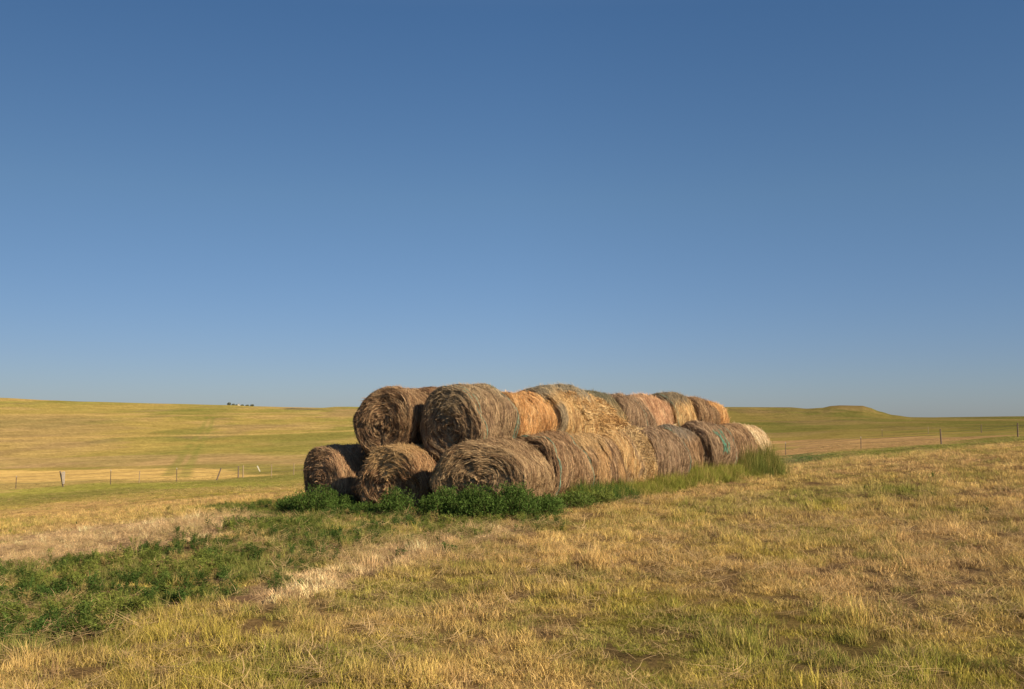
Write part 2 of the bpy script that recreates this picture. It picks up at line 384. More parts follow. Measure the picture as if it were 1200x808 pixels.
# ------------------------------------------------------------------ terrain mesh, one sheet all round the camera
def build_ground():
    fr = radians(42)
    a1 = np.linspace(-fr, fr, 1000); a2 = np.linspace(fr, 2 * pi - fr, 120)[1:-1]
    ang = np.concatenate([a1, a2]); na = len(ang)
    rs = np.concatenate([np.exp(np.linspace(math.log(1.0), math.log(950), 620)), np.exp(np.linspace(math.log(950), math.log(9000), 40))[1:]])
    X = rs[:, None] * np.sin(ang)[None]; Y = rs[:, None] * np.cos(ang)[None]
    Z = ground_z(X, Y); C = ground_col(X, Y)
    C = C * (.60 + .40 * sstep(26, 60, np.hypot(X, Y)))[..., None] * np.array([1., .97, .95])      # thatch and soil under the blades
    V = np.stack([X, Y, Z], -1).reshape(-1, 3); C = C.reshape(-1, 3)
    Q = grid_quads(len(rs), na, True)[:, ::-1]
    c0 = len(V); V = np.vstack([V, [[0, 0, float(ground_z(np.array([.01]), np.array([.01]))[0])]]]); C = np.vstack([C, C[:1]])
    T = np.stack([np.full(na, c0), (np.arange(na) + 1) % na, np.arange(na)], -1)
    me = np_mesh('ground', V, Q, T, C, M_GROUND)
    o = link('ground', me)
    # be sure that the sheet faces up
    if me.polygons[1000].normal.z < 0: me.flip_normals()
    tag(o, 'rolling prairie of mown yellow-green and tan grass', 'ground', kind='structure')
build_ground()

# ------------------------------------------------------------------ hay bales
def blur_profile(pts, it=3):
    p = np.array(pts, float)
    for _ in range(it):
        q = [p[0]]
        for a, b in zip(p[:-1], p[1:]): q += [a * .75 + b * .25, a * .25 + b * .75]
        q.append(p[-1]); p = np.array(q)
    return p
PAL = dict(
 weather=[(.27, .165, .085), (.15, .088, .047), (.38, .26, .14)],
 brown=[(.29, .165, .078), (.16, .085, .043), (.41, .26, .13)],
 grey=[(.27, .18, .105), (.16, .102, .06), (.38, .275, .17)],
 green=[(.23, .175, .085), (.14, .105, .05), (.35, .26, .13)],
 orange=[(.54, .29, .105), (.36, .18, .065), (.64, .40, .18)],
 gold=[(.50, .32, .13), (.33, .195, .08), (.62, .45, .22)],
 pink=[(.50, .29, .15), (.36, .20, .11), (.60, .41, .24)],
 cream=[(.60, .44, .24), (.45, .31, .16), (.70, .56, .36)],
)
class Roll:
    """surface of one round bale: theta runs round the axis from the bottom, a runs front centre -> side -> back centre"""
    def __init__(s, Rh, Rv, L, seed, sag=.0, lump=1.0, face_bulge=.02):
        s.Rh, s.Rv, s.L, s.seed, s.sag, s.lump = Rh, Rv, L, seed, sag, lump
        h = L / 2
        p = blur_profile([(0, -h - face_bulge), (.35, -h - face_bulge * .9), (.8, -h - face_bulge * .35), (.95, -h + .008), (1.0, -h + .055), (1.01, 0), (1.0, h - .055), (.95, h - .008), (.8, h + face_bulge * .35), (.35, h + face_bulge * .9), (0, h + face_bulge)])
        R = (Rh + Rv) / 2
        d = np.r_[0, np.cumsum(np.hypot(np.diff(p[:, 0]) * R, np.diff(p[:, 1])))]
        s.pa, s.pq, s.py, s.tot, s.R = d, p[:, 0], p[:, 1], d[-1], R
        s.a_edge = np.interp(.97, p[:len(p)//2, 0], d[:len(p)//2])
    def raw(s, th, a, disp=0):
        q = np.interp(a, s.pa, s.pq); y = np.interp(a, s.pa, s.py)
        # uneven outline: out of round, shoulders of different size
        k = s.seed
        w = 1 + s.lump * (.04 * np.sin(2 * th + k) + .03 * np.sin(3 * th + 2.1 * k + y * 2.3) + .022 * np.sin(5 * th + k * 3.3 + y * 3.) - .02 * np.clip(np.abs(y) / (s.L / 2) - .75, 0, 1) * 4 + .02 * np.sin(y * 4 + k))
        rr = q * w + disp * np.minimum(1, q * 1.2 + .2) / s.R * np.where(q > .95, 1, np.clip((q - .8) / .15, 0, 1))
        x = np.sin(th) * rr; z = -np.cos(th) * rr
        lo = np.clip((-z - .25) / .75, 0, 1.3)
        x = x * (1 + s.sag * np.clip(.55 - z, 0, 1.4))
        X = x * s.Rh
        Z = z * s.Rv
        # weight flattens the underside
        fl = -s.Rv * .90
        Z = np.where(Z < fl, fl + (Z - fl) * .35, Z) - fl - (s.Rv * .1) * .35
        Y = y - np.where((q < .97), 1, 0) * np.sign(-y) * 0 + np.sign(y) * disp * np.clip((1.0 - q) / .12, 0, 1)
        Y = Y + .05 * s.lump * np.sin(th * 2 + s.seed * 1.7) * q * np.sign(y)
        return np.stack([X, Y, Z], -1)
    def relief(s, th, a):
        side = (a > s.a_edge) & (a < s.tot - s.a_edge)
        sp = a + th / (2 * pi) * .085
        ns = fbm(th * 3.2, a * 26., 4, s.seed + 1) - .5                    # grooves round the side
        nf = fbm(th * 1.7 + 4, sp * 19., 4, s.seed + 2) - .5              # spiral layers on the end
        nl = fbm(th * 1.6, a * 2.3, 3, s.seed + 3) - .5
        nc = fbm(th * 7., a * 9., 4, s.seed + 4) - .5
        return np.where(side, ns * .055, nf * .08) + nl * .14 * s.lump + nc * .055
    def at(s, th, a, lift=0.):
        return s.raw(th, a, s.relief(th, a) + lift)
def bale_mesh(name, roll, pal, rs, nstr=5200, patch=None, topcol=None, dens=1.6, fuzz=1.0):
    pal = [np.array(c) for c in pal]
    NT, NA = 150, 130
    th = np.linspace(0, 2 * pi, NT, endpoint=False); a = np.linspace(0.0, roll.tot, NA)
    TH, A = np.meshgrid(th, a)
    V = roll.at(TH, A)
    def tone(TH, A, seed=0):
        n = fbm(TH * 3., (A + TH / (2 * pi) * .085) * 24., 4, roll.seed + 9)
        n2 = fbm(TH * 1.3, A * 2.6, 3, roll.seed + 12)
        c = mix(np.broadcast_to(pal[0], TH.shape + (3,)), pal[1], sstep(.46, .66, n)); c = mix(c, pal[2], sstep(.50, .36, n) * .8)
        if patch is not None: c = mix(c, patch, .85 * sstep(.50, .60, n2))
        if topcol is not None:
            up = -np.cos(TH); c = mix(c, topcol, .9 * sstep(.55, .85, up + (n2 - .5) * .5))
        return c
    C = tone(TH, A).reshape(-1, 3) * .8
    V = V.reshape(-1, 3)
    Q = grid_quads(NA, NT, True)
    # straws
    n = int(nstr * dens)
    # choose positions by area: more a-range on side; on the ends weight by radius
    a0 = rs.uniform(0, roll.tot, n * 2); q0 = np.interp(a0, roll.pa, roll.pq)
    keep = rs.uniform(0, 1, n * 2) < np.clip(q0, .05, 1); a0 = a0[keep][:n]; q0 = q0[keep][:n]; n = len(a0)
    back = a0 > roll.tot - roll.a_edge * .9
    th0 = rs.uniform(.12 * pi, 1.88 * pi, n)
    ln = rs.uniform(.10, .42, n) * np.where(q0 < .4, .5, 1.)
    dth = ln / (roll.R * np.maximum(q0, .15)); dth = np.minimum(dth, 1.4)
    stray = rs.uniform(0, 1, n) < .30 * fuzz
    sl = np.where(stray, rs.normal(0, .35, n), rs.normal(0, .09, n)) * ln
    K = 4; t = np.linspace(0, 1, K)[None]
    TH2 = th0[:, None] + dth[:, None] * (t - .5) * np.where(stray, .6, 1.)[:, None]
    A2 = np.clip(a0[:, None] + sl[:, None] * (t - .5) * 2, .002, roll.tot - .002)
    base = rs.uniform(.0, .022, n)[:, None]
    endlift = np.where(stray, rs.uniform(.0, .12, n) ** 1. , rs.uniform(0, .03, n))[:, None] * fuzz
    lift = base + endlift * np.abs(t * 2 - 1) ** 2 * (t > .5)
    P = roll.at(TH2, A2, lift)
    # droop of strays
    P[..., 2] -= (np.where(stray, 1, 0)[:, None] * endlift * .3 * t)
    e = .02
    Wd = roll.at(TH2, np.clip(A2 + e, 0, roll.tot - .001), lift) - roll.at(TH2, np.clip(A2 - e, .001, roll.tot), lift)
    Wd /= np.linalg.norm(Wd, axis=-1, keepdims=True) + 1e-9
    # tilt the ribbons so that they catch the light differently
    T_ = np.gradient(P, axis=1); T_ /= np.linalg.norm(T_, axis=-1, keepdims=True) + 1e-9
    N_ = np.cross(Wd, T_)
    tilt = rs.normal(0, .45, n)[:, None, None]
    Wd = Wd * np.cos(tilt) + N_ * np.sin(tilt)
    wid = rs.uniform(.0025, .0065, n)[:, None] * (1 - .6 * np.abs(2 * t - 1) ** 3)
    V2, Q2 = ribbons(P, Wd * wid[..., None], len(V))
    c = tone(TH2[:, 1:2], A2[:, 1:2])[:, 0]
    c = c * rs.choice([.55, .82, 1., 1.22, 1.42], n, p=[.14, .22, .3, .22, .12])[:, None] * rs.uniform(.85, 1.15, n)[:, None]
    light = rs.uniform(0, 1, n) < .10
    c = np.where(light[:, None], c * .5 + np.array([.55, .42, .24]) * .55, c)
    C2 = np.repeat(c, K * 2, 0)
    return np_mesh(name, np.vstack([V, V2]), np.vstack([Q, Q2]), None, np.clip(np.vstack([C, C2]), .01, .8), M_HAY)
def twine_mesh(roll, a_pos, rs, w=.008, strands=3, spread=.05, arc=(0.25, 1.75), mat=None):
    Vs, Qs, off = [], [], 0
    for k in range(strands):
        s0 = arc[0] * pi + rs.uniform(0, .25); s1 = arc[1] * pi - rs.uniform(0, .25)
        th = np.linspace(s0, s1, 90)[None]
        a = a_pos + rs.uniform(-spread, spread) + .012 * np.sin(th * 3 + k)
        P = roll.at(th, a, .012 + .012 * np.sin(th * 9 + k * 2))
        Wd = roll.at(th, a + .01, .02) - roll.at(th, a - .01, .02); Wd /= np.linalg.norm(Wd, axis=-1, keepdims=True)
        N_ = np.cross(Wd, np.gradient(P, axis=1)); N_ /= np.linalg.norm(N_, axis=-1, keepdims=True)
        # three-sided cord
        ring = []
        for q in range(4):
            an = q * pi / 2; ring.append(P + Wd * w * cos(an) + N_ * w * .6 * sin(an))
        R_ = np.stack([r[0] for r in ring], 1)            # (90,4,3)
        V = R_.reshape(-1, 3); Vs.append(V); Qs.append(grid_quads(90, 4, True, off)); off += len(V)
    return np_mesh('twine', np.vstack(Vs), np.vstack(Qs), mat=mat or M_TWINE)
def net_mesh(roll, a0, a1, th0, th1, rs):
    """torn strip of net wrap lying on the side of a bale: many thin frayed bands"""
    Vs, Qs, off = [], [], 0
    m = 15
    for k in range(m):
        u = (k + .5) / m; c0 = th0 + rs.uniform(0, .28); c1 = th1 - rs.uniform(0, .32)
        th = np.linspace(c0, c1, 40)[None]
        a = a0 + (a1 - a0) * u + .018 * np.sin(th * 7 + k) + .03 * (vnoise(th * 4, th * 0 + k, 5) - .5)
        lift = .014 + .022 * vnoise(th * 9, th * 0 + k * 3.1, 8)
        P = roll.at(th, a, lift); Wd = roll.at(th, a + .01, lift) - roll.at(th, a - .01, lift); Wd /= np.linalg.norm(Wd, axis=-1, keepdims=True)
        w = .0105 * (.3 + vnoise(th * 6, th * 0 + k * 1.7, 9))
        V, Q = ribbons(P, Wd * w[..., None], off); off += len(V); Vs.append(V); Qs.append(Q)
    return np_mesh('net_wrap', np.vstack(Vs), np.vstack(Qs), mat=M_NET)

YAW = radians(40)
U = np.array([sin(YAW), cos(YAW)]); NV = np.array([cos(YAW), -sin(YAW)])
def bale(front, top_z, base_z, Rh, L, yaw, pal, label, seed, sag=.0, twines=(), net=None, patch=None, topcol=None, lump=.95, nstr=5200, roll_tilt=0., group='round hay bales of the stack', fuzz=1.0):
    """front = centre of the near end (x, y)"""
    rs = np.random.default_rng(seed)
    Rv = (top_z - base_z) / 1.93
    roll = Roll(Rh, Rv, L, seed, sag, lump)
    ya = radians(yaw)
    cx = front[0] + sin(ya) * L / 2; cy = front[1] + cos(ya) * L / 2
    e = empty('hay_bale', (cx, cy, base_z), -ya); e.rotation_euler[0] = roll_tilt
    tag(e, label, 'hay bale', group)
    link('hay_roll', bale_mesh('hay_roll', roll, PAL[pal] if isinstance(pal, str) else pal, rs, nstr, patch, topcol, fuzz=fuzz), e)
    sl = roll.tot - 2 * roll.a_edge
    for f, st in twines:
        link('twine', twine_mesh(roll, roll.a_edge + sl * f, rs, strands=st, spread=.02 * st), e)
    if net:
        link('net_wrap', net_mesh(roll, roll.a_edge + sl * net[0], roll.a_edge + sl * net[1], net[2], net[3], rs), e)
    return e, roll

# bottom row nearest the grass (right), eight bales running away
bale((-.72, 21.05), 1.56, .0, 1.02, 1.5, 25, [(.31, .21, .11), (.20, .125, .065), (.45, .32, .17)],
     'low slumped front bale with a wide grey-brown end and a golden side', 11, sag=.13, patch=None, nstr=7500, twines=())
C0 = np.array([.36, 23.05])
c_specs = [
 ('weather', 1.66, -.02, 'brown bale second from the front of the near bottom row, twined at both edges', ((.04, 3), (.97, 3)), None, None, None),
 ('weather', 1.60, .0, 'grey weathered bale third from the front of the near bottom row, partly under loose straw', (), None, (.46, .29, .13), (.44, .30, .14)),
 ('gold', 1.66, .02, 'straw-coloured bale in the middle of the near bottom row, its top lost under spilled hay', (), None, (.26, .19, .12), None),
 ('grey', 1.72, .05, 'dark grey-brown bale just behind the spilled hay in the near bottom row', ((.95, 2),), None, None, None),
 ('weather', 1.75, .10, 'grey-brown bale of the near bottom row just before the one with a green net strip', ((.05, 2),), None, None, (.20, .17, .13)),
 ('grey', 1.84, .15, 'bottom row bale with a bright green strip of net wrap on its side', ((.9, 2),), (.30, .58, 1.55, 2.5), None, None),
 ('weather', 1.89, .2, 'dark brown bale beside the pale one at the far end of the bottom row', (), None, None, None),
 ('cream', 1.90, .22, 'pale cream bale at the far right end of the bottom row above tall grass', (), None, None, None),
]
sstart = 0.0
C_ROLLS = []
for i, (pal, tz, bz, lab, tw, net, patch, topc) in enumerate(c_specs):
    L = 1.40 if i < 7 else .95
    f = C0 + U * sstart + NV * rng.uniform(-.05, .05)
    e, roll = bale(f + NV * rng.uniform(-.05, .05), tz + rng.uniform(-.05, .04), bz, .83 + rng.uniform(-.05, .06), L, 40 + rng.uniform(-6, 6), pal, lab, 100 + i * 7, .05, tw, net, patch, topc)
    sstart += L + (.05 if i < 6 else -.02)
    if i == 5: sstart -= .05
# upper row on the right, eight bales
bale((-1.42, 22.45), 2.80, 1.07, .90, 1.52, 35, [(.265, .175, .10), (.15, .095, .055), (.38, .27, .15)],
     'large brown bale at the front of the upper row, dark wound end', 201, .0, ((.08, 3), (.93, 5)), None, None, (.29, .22, .13), nstr=7500)
E0 = np.array([-1.42, 22.45]) + U * 1.6 + np.array([-.02, .1])
e_specs = [
 ('orange', 2.66, 1.10, .80, 1.40, 'orange bale second in the upper row, behind the big brown one', (), None, None),
 ('gold', 2.86, 1.12, .88, 1.60, 'tallest straw-gold bale in the middle of the upper row with a grey band', (), (.25, .21, .14), (.25, .22, .15)),
 ('green', 2.72, 1.12, .82, 1.45, 'dark greenish-brown bale just behind the tall golden one in the upper row', ((.12, 4),), None, (.14, .14, .09)),
 ('grey', 2.66, 1.12, .80, 1.30, 'grey-brown bale between the greenish and the pinkish-orange ones in the upper row', ((.62, 2),), None, None),
 ('pink', 2.66, 1.14, .80, 1.35, 'pinkish-orange bale in the upper row with a smooth sunlit side', (), None, None),
 ('gold', 2.72, 1.2, .80, 1.25, 'golden bale with a dark crown, third from the far end of the upper row', ((.05, 2),), None, (.15, .13, .09)),
 ('weather', 2.66, 1.22, .78, .95, 'dark brown bale, second from the far end of the upper row', (), None, None),
 ('orange', 2.52, 1.22, .72, .95, 'small orange bale at the far end of the upper row against the sky', (), None, None),
]
ss = 0.
for i, (pal, tz, bz, Rh, L, lab, tw, patch, topc) in enumerate(e_specs):
    f = E0 + U * ss + NV * rng.uniform(-.06, .06)
    bale(f, tz + rng.uniform(-.03, .03), bz, Rh, L, 40 + rng.uniform(-7, 7), pal, lab, 300 + i * 7, .03, tw, None, patch, topc, fuzz=1.25)
    ss += L + .03
# left and middle bottom rows, upper left row: what can be seen of them
bale((-2.74, 22.35), 1.44, -.08, .86, 1.5, 29, 'brown', 'brown bale in the middle of the three bottom ends, beside a dark gap', 401, .08, (), None, None, (.44, .29, .13), nstr=7500)
bale((-1.85, 23.75), 1.58, -.05, .84, 1.5, 38, 'brown', 'brown bale hidden mostly behind the middle bottom one, only its tan top showing', 402, .05, (), None, None, (.46, .31, .14), nstr=3000)
bale((-4.58, 24.0), 1.33, -.16, .76, 1.5, 42, 'weather', 'leftmost bale on the ground, its brown end half behind green weeds', 403, .06, ((.88, 3),), None, (.36, .22, .12), None, nstr=7500)
bale((-3.35, 25.3), 1.4, -.2, .78, 1.5, 40, 'weather', 'bale on the ground right behind the leftmost one', 404, .05, (), None, None, None, nstr=3000)
bale((-3.02, 23.3), 2.73, 1.17, .80, 1.45, 24, 'weather', 'upper left bale with a round spiral end, apart from its neighbour by a dark gap', 405, .0, (), None, None, None, nstr=7500)
bale((-2.36, 24.75), 2.82, 1.2, .82, 1.4, 38, 'brown', 'bale behind the upper left one, showing only as a brown hump over it', 406, .0, (), None, None, None, nstr=3000)
bale((-1.45, 26.0), 2.62, 1.2, .78, 1.4, 40, 'brown', 'third bale of the upper left row, almost wholly behind the upper right row', 407, .0, (), None, None, None, nstr=2500)

# ------------------------------------------------------------------ spilled loose hay
def hay_heap(c, half, yaw, pal, label, seed, nstr=5000, down=None, along=0):
    rs = np.random.default_rng(seed); pal = [np.array(p) for p in pal]
    NT, NA = 96, 48
    th = np.linspace(0, 2 * pi, NT, endpoint=False); ph = np.linspace(.02, pi * .62, NA)
    def S(TH, PH, lift=0):
        d = np.stack([np.sin(PH) * np.cos(TH), np.sin(PH) * np.sin(TH), np.cos(PH)], -1)
        k = 1 + .5 * (fbm(d[..., 0] * 2.2 + 9 + d[..., 2], d[..., 1] * 2.2 + 5, 3, seed) - .5) + .22 * (fbm(d[..., 0] * 8 + 3, d[..., 1] * 8 + d[..., 2] * 5, 3, seed + 1) - .5)
        P = d * (k)[..., None] * np.array(half) + d * np.asarray(lift)[..., None]
        return P
    TH, PH = np.meshgrid(th, ph); V = S(TH, PH, np.zeros_like(TH)).reshape(-1, 3); Q = grid_quads(NA, NT, True)[:, ::-1]
    def tone(TH, PH):
        n = fbm(TH * 3, PH * 5, 4, seed + 5); c = mix(np.broadcast_to(pal[0], TH.shape + (3,)), pal[1], sstep(.5, .68, n)); return mix(c, pal[2], sstep(.48, .34, n))
    C = tone(TH, PH).reshape(-1, 3) * .8
    n = nstr; t0 = rs.uniform(0, 2 * pi, n); p0 = np.arccos(rs.uniform(cos(pi * .6), 1, n))
    K = 4; t = np.linspace(-.5, .5, K)[None]
    ang = rs.uniform(0, 2 * pi, n); L = rs.uniform(.10, .32, n) / np.mean(half)
    TH2 = t0[:, None] + t * (L * np.cos(ang) / np.maximum(np.sin(p0), .3))[:, None]; PH2 = np.clip(p0[:, None] + t * (L * np.sin(ang))[:, None], .01, pi * .62)
    lift = rs.uniform(.0, .03, n)[:, None] + rs.uniform(0, .09, n)[:, None] * (t + .5) ** 2
    P = S(TH2, PH2, lift)
    T_ = np.gradient(P, axis=1); W = np.cross(T_, rs.normal(0, 1, (n, 1, 3))); W /= np.linalg.norm(W, axis=-1, keepdims=True) + 1e-9
    V2, Q2 = ribbons(P, W * rs.uniform(.0025, .0065, n)[:, None, None], len(V))
    c2 = tone(TH2[:, :1], PH2[:, :1])[:, 0] * rs.choice([.5, .8, 1., 1.2, 1.4], n)[:, None]
    me = np_mesh('loose_hay', np.vstack([V, V2]), np.vstack([Q, Q2]), None, np.clip(np.vstack([C, np.repeat(c2, K * 2, 0)]), .01, .8), M_HAY)
    o = link('loose_hay', me); o.location = c; o.rotation_euler = (radians(along), radians(down or 0), -radians(yaw))
    tag(o, label, 'loose hay', 'loose hay spilled over the stack', 'stuff')
    return o
def rowpt(s, n):                      # s along the row from the near end, n = across, measured from the bottom right row's axis
    p = C0 + U * s + NV * n; return p
GOLDP = [(.48, .305, .125), (.34, .20, .08), (.60, .43, .21)]
p = rowpt(3.35, -.72); hay_heap((p[0], p[1], 1.62), (.70, 2.3, .86), 40, GOLDP, 'long heap of golden loose hay burst over the middle of the stack', 501, 12000, 12, -15)
p = rowpt(4.0, .05); hay_heap((p[0], p[1], .80), (.70, 1.15, .86), 40, [(.43, .30, .14), (.30, .20, .10), (.56, .42, .22)], 'loose tan hay hanging down the side of the middle bottom bale', 502, 8000)
p = rowpt(1.5, -.72); hay_heap((p[0], p[1], 1.34), (.56, 1.5, .50), 40, [(.42, .26, .12), (.26, .16, .08), (.55, .36, .18)], 'low ridge of loose orange hay lying between the front bales of the upper and bottom rows', 503, 7000, 14)
p = rowpt(6.9, -.62); hay_heap((p[0], p[1], 1.50), (.34, 1.9, .30), 40, [(.55, .38, .20), (.42, .28, .14), (.64, .48, .28)], 'thin line of pale loose hay along the foot of the far upper bales', 504, 4500)

# ------------------------------------------------------------------ prototypes of grass and weeds (instanced over the ground)
def blades(n, rad, h, w, lean, seed, K=4, lie=False, tipdry=.0):
    rs = np.random.default_rng(seed)
    a = rs.uniform(0, 2 * pi, n); r = rad * np.sqrt(rs.uniform(0, 1, n)); b0 = np.stack([r * np.cos(a), r * np.sin(a), np.full(n, -.01)], -1)
    H = h * rs.uniform(.45, 1.15, n); d = rs.uniform(0, 2 * pi, n); ln = lean * rs.uniform(.2, 1.3, n)
    t = np.linspace(0, 1, K)[None]
    if lie:
        x = H[:, None] * t; zz = .015 + rs.uniform(0, .05, n)[:, None] + rs.uniform(-.02, .06, n)[:, None] * t * t
        bend = rs.normal(0, .25, n)[:, None] * t ** 2 * H[:, None]
        P = b0[:, None] + np.stack([x * np.cos(d)[:, None] - bend * np.sin(d)[:, None], x * np.sin(d)[:, None] + bend * np.cos(d)[:, None], zz], -1)
    else:
        out = ln[:, None] * H[:, None] * t ** 1.8; zz = H[:, None] * t * (1 - .25 * ln[:, None] * t)
        P = b0[:, None] + np.stack([out * np.cos(d)[:, None], out * np.sin(d)[:, None], zz], -1)
    fa = rs.uniform(0, 2 * pi, n)
    W = np.stack([np.cos(fa), np.sin(fa), np.zeros(n)], -1)[:, None] * (w * rs.uniform(.6, 1.3, n)[:, None, None]) * (1 - .85 * t[..., None] ** 1.6)
    V, Q = ribbons(P, W)
    sh = np.repeat(rs.uniform(.65, 1.4, n)[:, None] * (.85 + .3 * t), 2, 1).reshape(-1) if False else np.repeat((rs.uniform(.65, 1.4, n)[:, None] * (.9 + .2 * t)).reshape(-1), 2)
    return V, Q, sh
def leafy(nst, nleaf, h, spread, ll, lw, seed):
    rs = np.random.default_rng(seed); Vs, Qs, Ss, off = [], [], [], 0
    for s in range(nst):
        d = rs.uniform(0, 2 * pi); out = rs.uniform(.1, 1) * spread; H = h * rs.uniform(.6, 1.1)
        m = int(nleaf * rs.uniform(.7, 1.2)); t = rs.uniform(.12, 1, m)
        c = np.stack([cos(d) * out * t, sin(d) * out * t, H * t ** .9], -1) + rs.normal(0, .012, (m, 3))
        a = rs.uniform(0, 2 * pi, m); el = rs.uniform(.0, 1.2, m); L = ll * rs.uniform(.5, 1.3, m)
        dr = np.stack([np.cos(a) * np.cos(el), np.sin(a) * np.cos(el), np.sin(el)], -1)
        K = 3; tt = np.array([0, .5, 1.])[None, :, None]
        P = c[:, None] + dr[:, None] * L[:, None, None] * tt; P[:, 2, 2] -= L * .12
        W = np.cross(dr, rs.normal(0, 1, (m, 3))); W /= np.linalg.norm(W, axis=-1, keepdims=True)
        W = W[:, None] * lw * np.array([.4, 1., .1])[None, :, None]
        V, Q = ribbons(P, W, off); off += len(V); Vs.append(V); Qs.append(Q); Ss.append(np.repeat(rs.uniform(.65, 1.5, m), 6))
        # stem
        P = np.stack([np.cos(d) * out * np.linspace(0, 1, 4), np.sin(d) * out * np.linspace(0, 1, 4), H * np.linspace(0, 1, 4) ** .9], -1)[None]
        V, Q = ribbons(P, np.broadcast_to(np.array([[-sin(d), cos(d), 0]]) * .003, (1, 4, 3)), off); off += len(V); Vs.append(V); Qs.append(Q); Ss.append(np.full(8, 1.3))
    return np.vstack(Vs), np.vstack(Qs), np.concatenate(Ss)
def proto_collection(name, defs, mat):
    c = bpy.data.collections.new(name)
    for i, (V, Q, S) in enumerate(defs):
        me = np_mesh('%s_source_%d' % (name, i), V, Q, None, None, mat, True, S)
        c.objects.link(bpy.data.objects.new('%s_source_%02d' % (name, i), me))
    return c
PC_GRASS = proto_collection('grass_tuft', [blades(30, .10, .15, .0028, .5, 1), blades(26, .09, .13, .0026, .8, 2), blades(34, .12, .11, .0030, .4, 3), blades(22, .07, .19, .0024, .35, 4)], M_GRASS)
PC_STRAW = proto_collection('straw_tuft', [blades(16, .12, .28, .0026, .5, 5, lie=True), blades(12, .10, .22, .0030, .5, 6, lie=True)], M_GRASS)
PC_WEED = proto_collection('weed_plant', [leafy(7, 26, .26, .16, .05, .007, 11), leafy(6, 24, .2, .18, .045, .008, 12), leafy(8, 26, .32, .13, .055, .006, 13)], M_WEED)
PC_TALL = proto_collection('tall_tuft', [blades(30, .10, .50, .0045, .35, 21), blades(26, .12, .42, .0045, .5, 22), blades(24, .09, .58, .004, .28, 23)], M_GRASS)

def scatter(name, pts, col, tint, scl, lean, coll, label, cat):
    n = len(pts); rs = np.random.default_rng(n)
    me = bpy.data.meshes.new(name); me.vertices.add(n); me.vertices.foreach_set('co', pts.astype(np.float32).ravel())
    a = me.attributes.new('tint', 'FLOAT_COLOR', 'POINT'); cc = np.ones((n, 4), np.float32); cc[:, :3] = tint; a.data.foreach_set('color', cc.ravel())
    a = me.attributes.new('scl', 'FLOAT_VECTOR', 'POINT'); a.data.foreach_set('vector', scl.astype(np.float32).ravel())
    rot = np.stack([rs.normal(0, lean, n), rs.normal(0, lean, n), rs.uniform(0, 2 * pi, n)], -1)
    a = me.attributes.new('rot', 'FLOAT_VECTOR', 'POINT'); a.data.foreach_set('vector', rot.astype(np.float32).ravel())
    a = me.attributes.new('pick', 'INT', 'POINT'); a.data.foreach_set('value', rs.integers(0, len(coll.objects), n).astype(np.int32))
    o = link(name, me)
    ng = bpy.data.node_groups.new('scatter_' + name, 'GeometryNodeTree')
    ng.interface.new_socket('Geometry', in_out='INPUT', socket_type='NodeSocketGeometry'); ng.interface.new_socket('Geometry', in_out='OUTPUT', socket_type='NodeSocketGeometry')
    gi = ng.nodes.new('NodeGroupInput'); go = ng.nodes.new('NodeGroupOutput')
    ip = ng.nodes.new('GeometryNodeInstanceOnPoints'); ci = ng.nodes.new('GeometryNodeCollectionInfo')
    ci.inputs['Collection'].default_value = coll; ci.inputs['Separate Children'].default_value = True; ci.inputs['Reset Children'].default_value = True
    def na(nm, ty):
        x = ng.nodes.new('GeometryNodeInputNamedAttribute'); x.data_type = ty; x.inputs['Name'].default_value = nm; return x.outputs['Attribute']
    L = ng.links.new
    L(gi.outputs[0], ip.inputs['Points']); L(ci.outputs[0], ip.inputs['Instance']); ip.inputs['Pick Instance'].default_value = True
    L(na('pick', 'INT'), ip.inputs['Instance Index']); L(na('rot', 'FLOAT_VECTOR'), ip.inputs['Rotation']); L(na('scl', 'FLOAT_VECTOR'), ip.inputs['Scale'])
    L(ip.outputs[0], go.inputs[0])
    md = o.modifiers.new('scatter', 'NODES'); md.node_group = ng
    tag(o, label, cat, kind='stuff')
    return o
def wedge(r0, r1, dens, rs, half=radians(33)):
    n = int(dens * half * (r1 ** 2 - r0 ** 2))
    r = np.sqrt(rs.uniform(r0 ** 2, r1 ** 2, n)); a = rs.uniform(-half, half, n)
    return r * np.sin(a), r * np.cos(a)
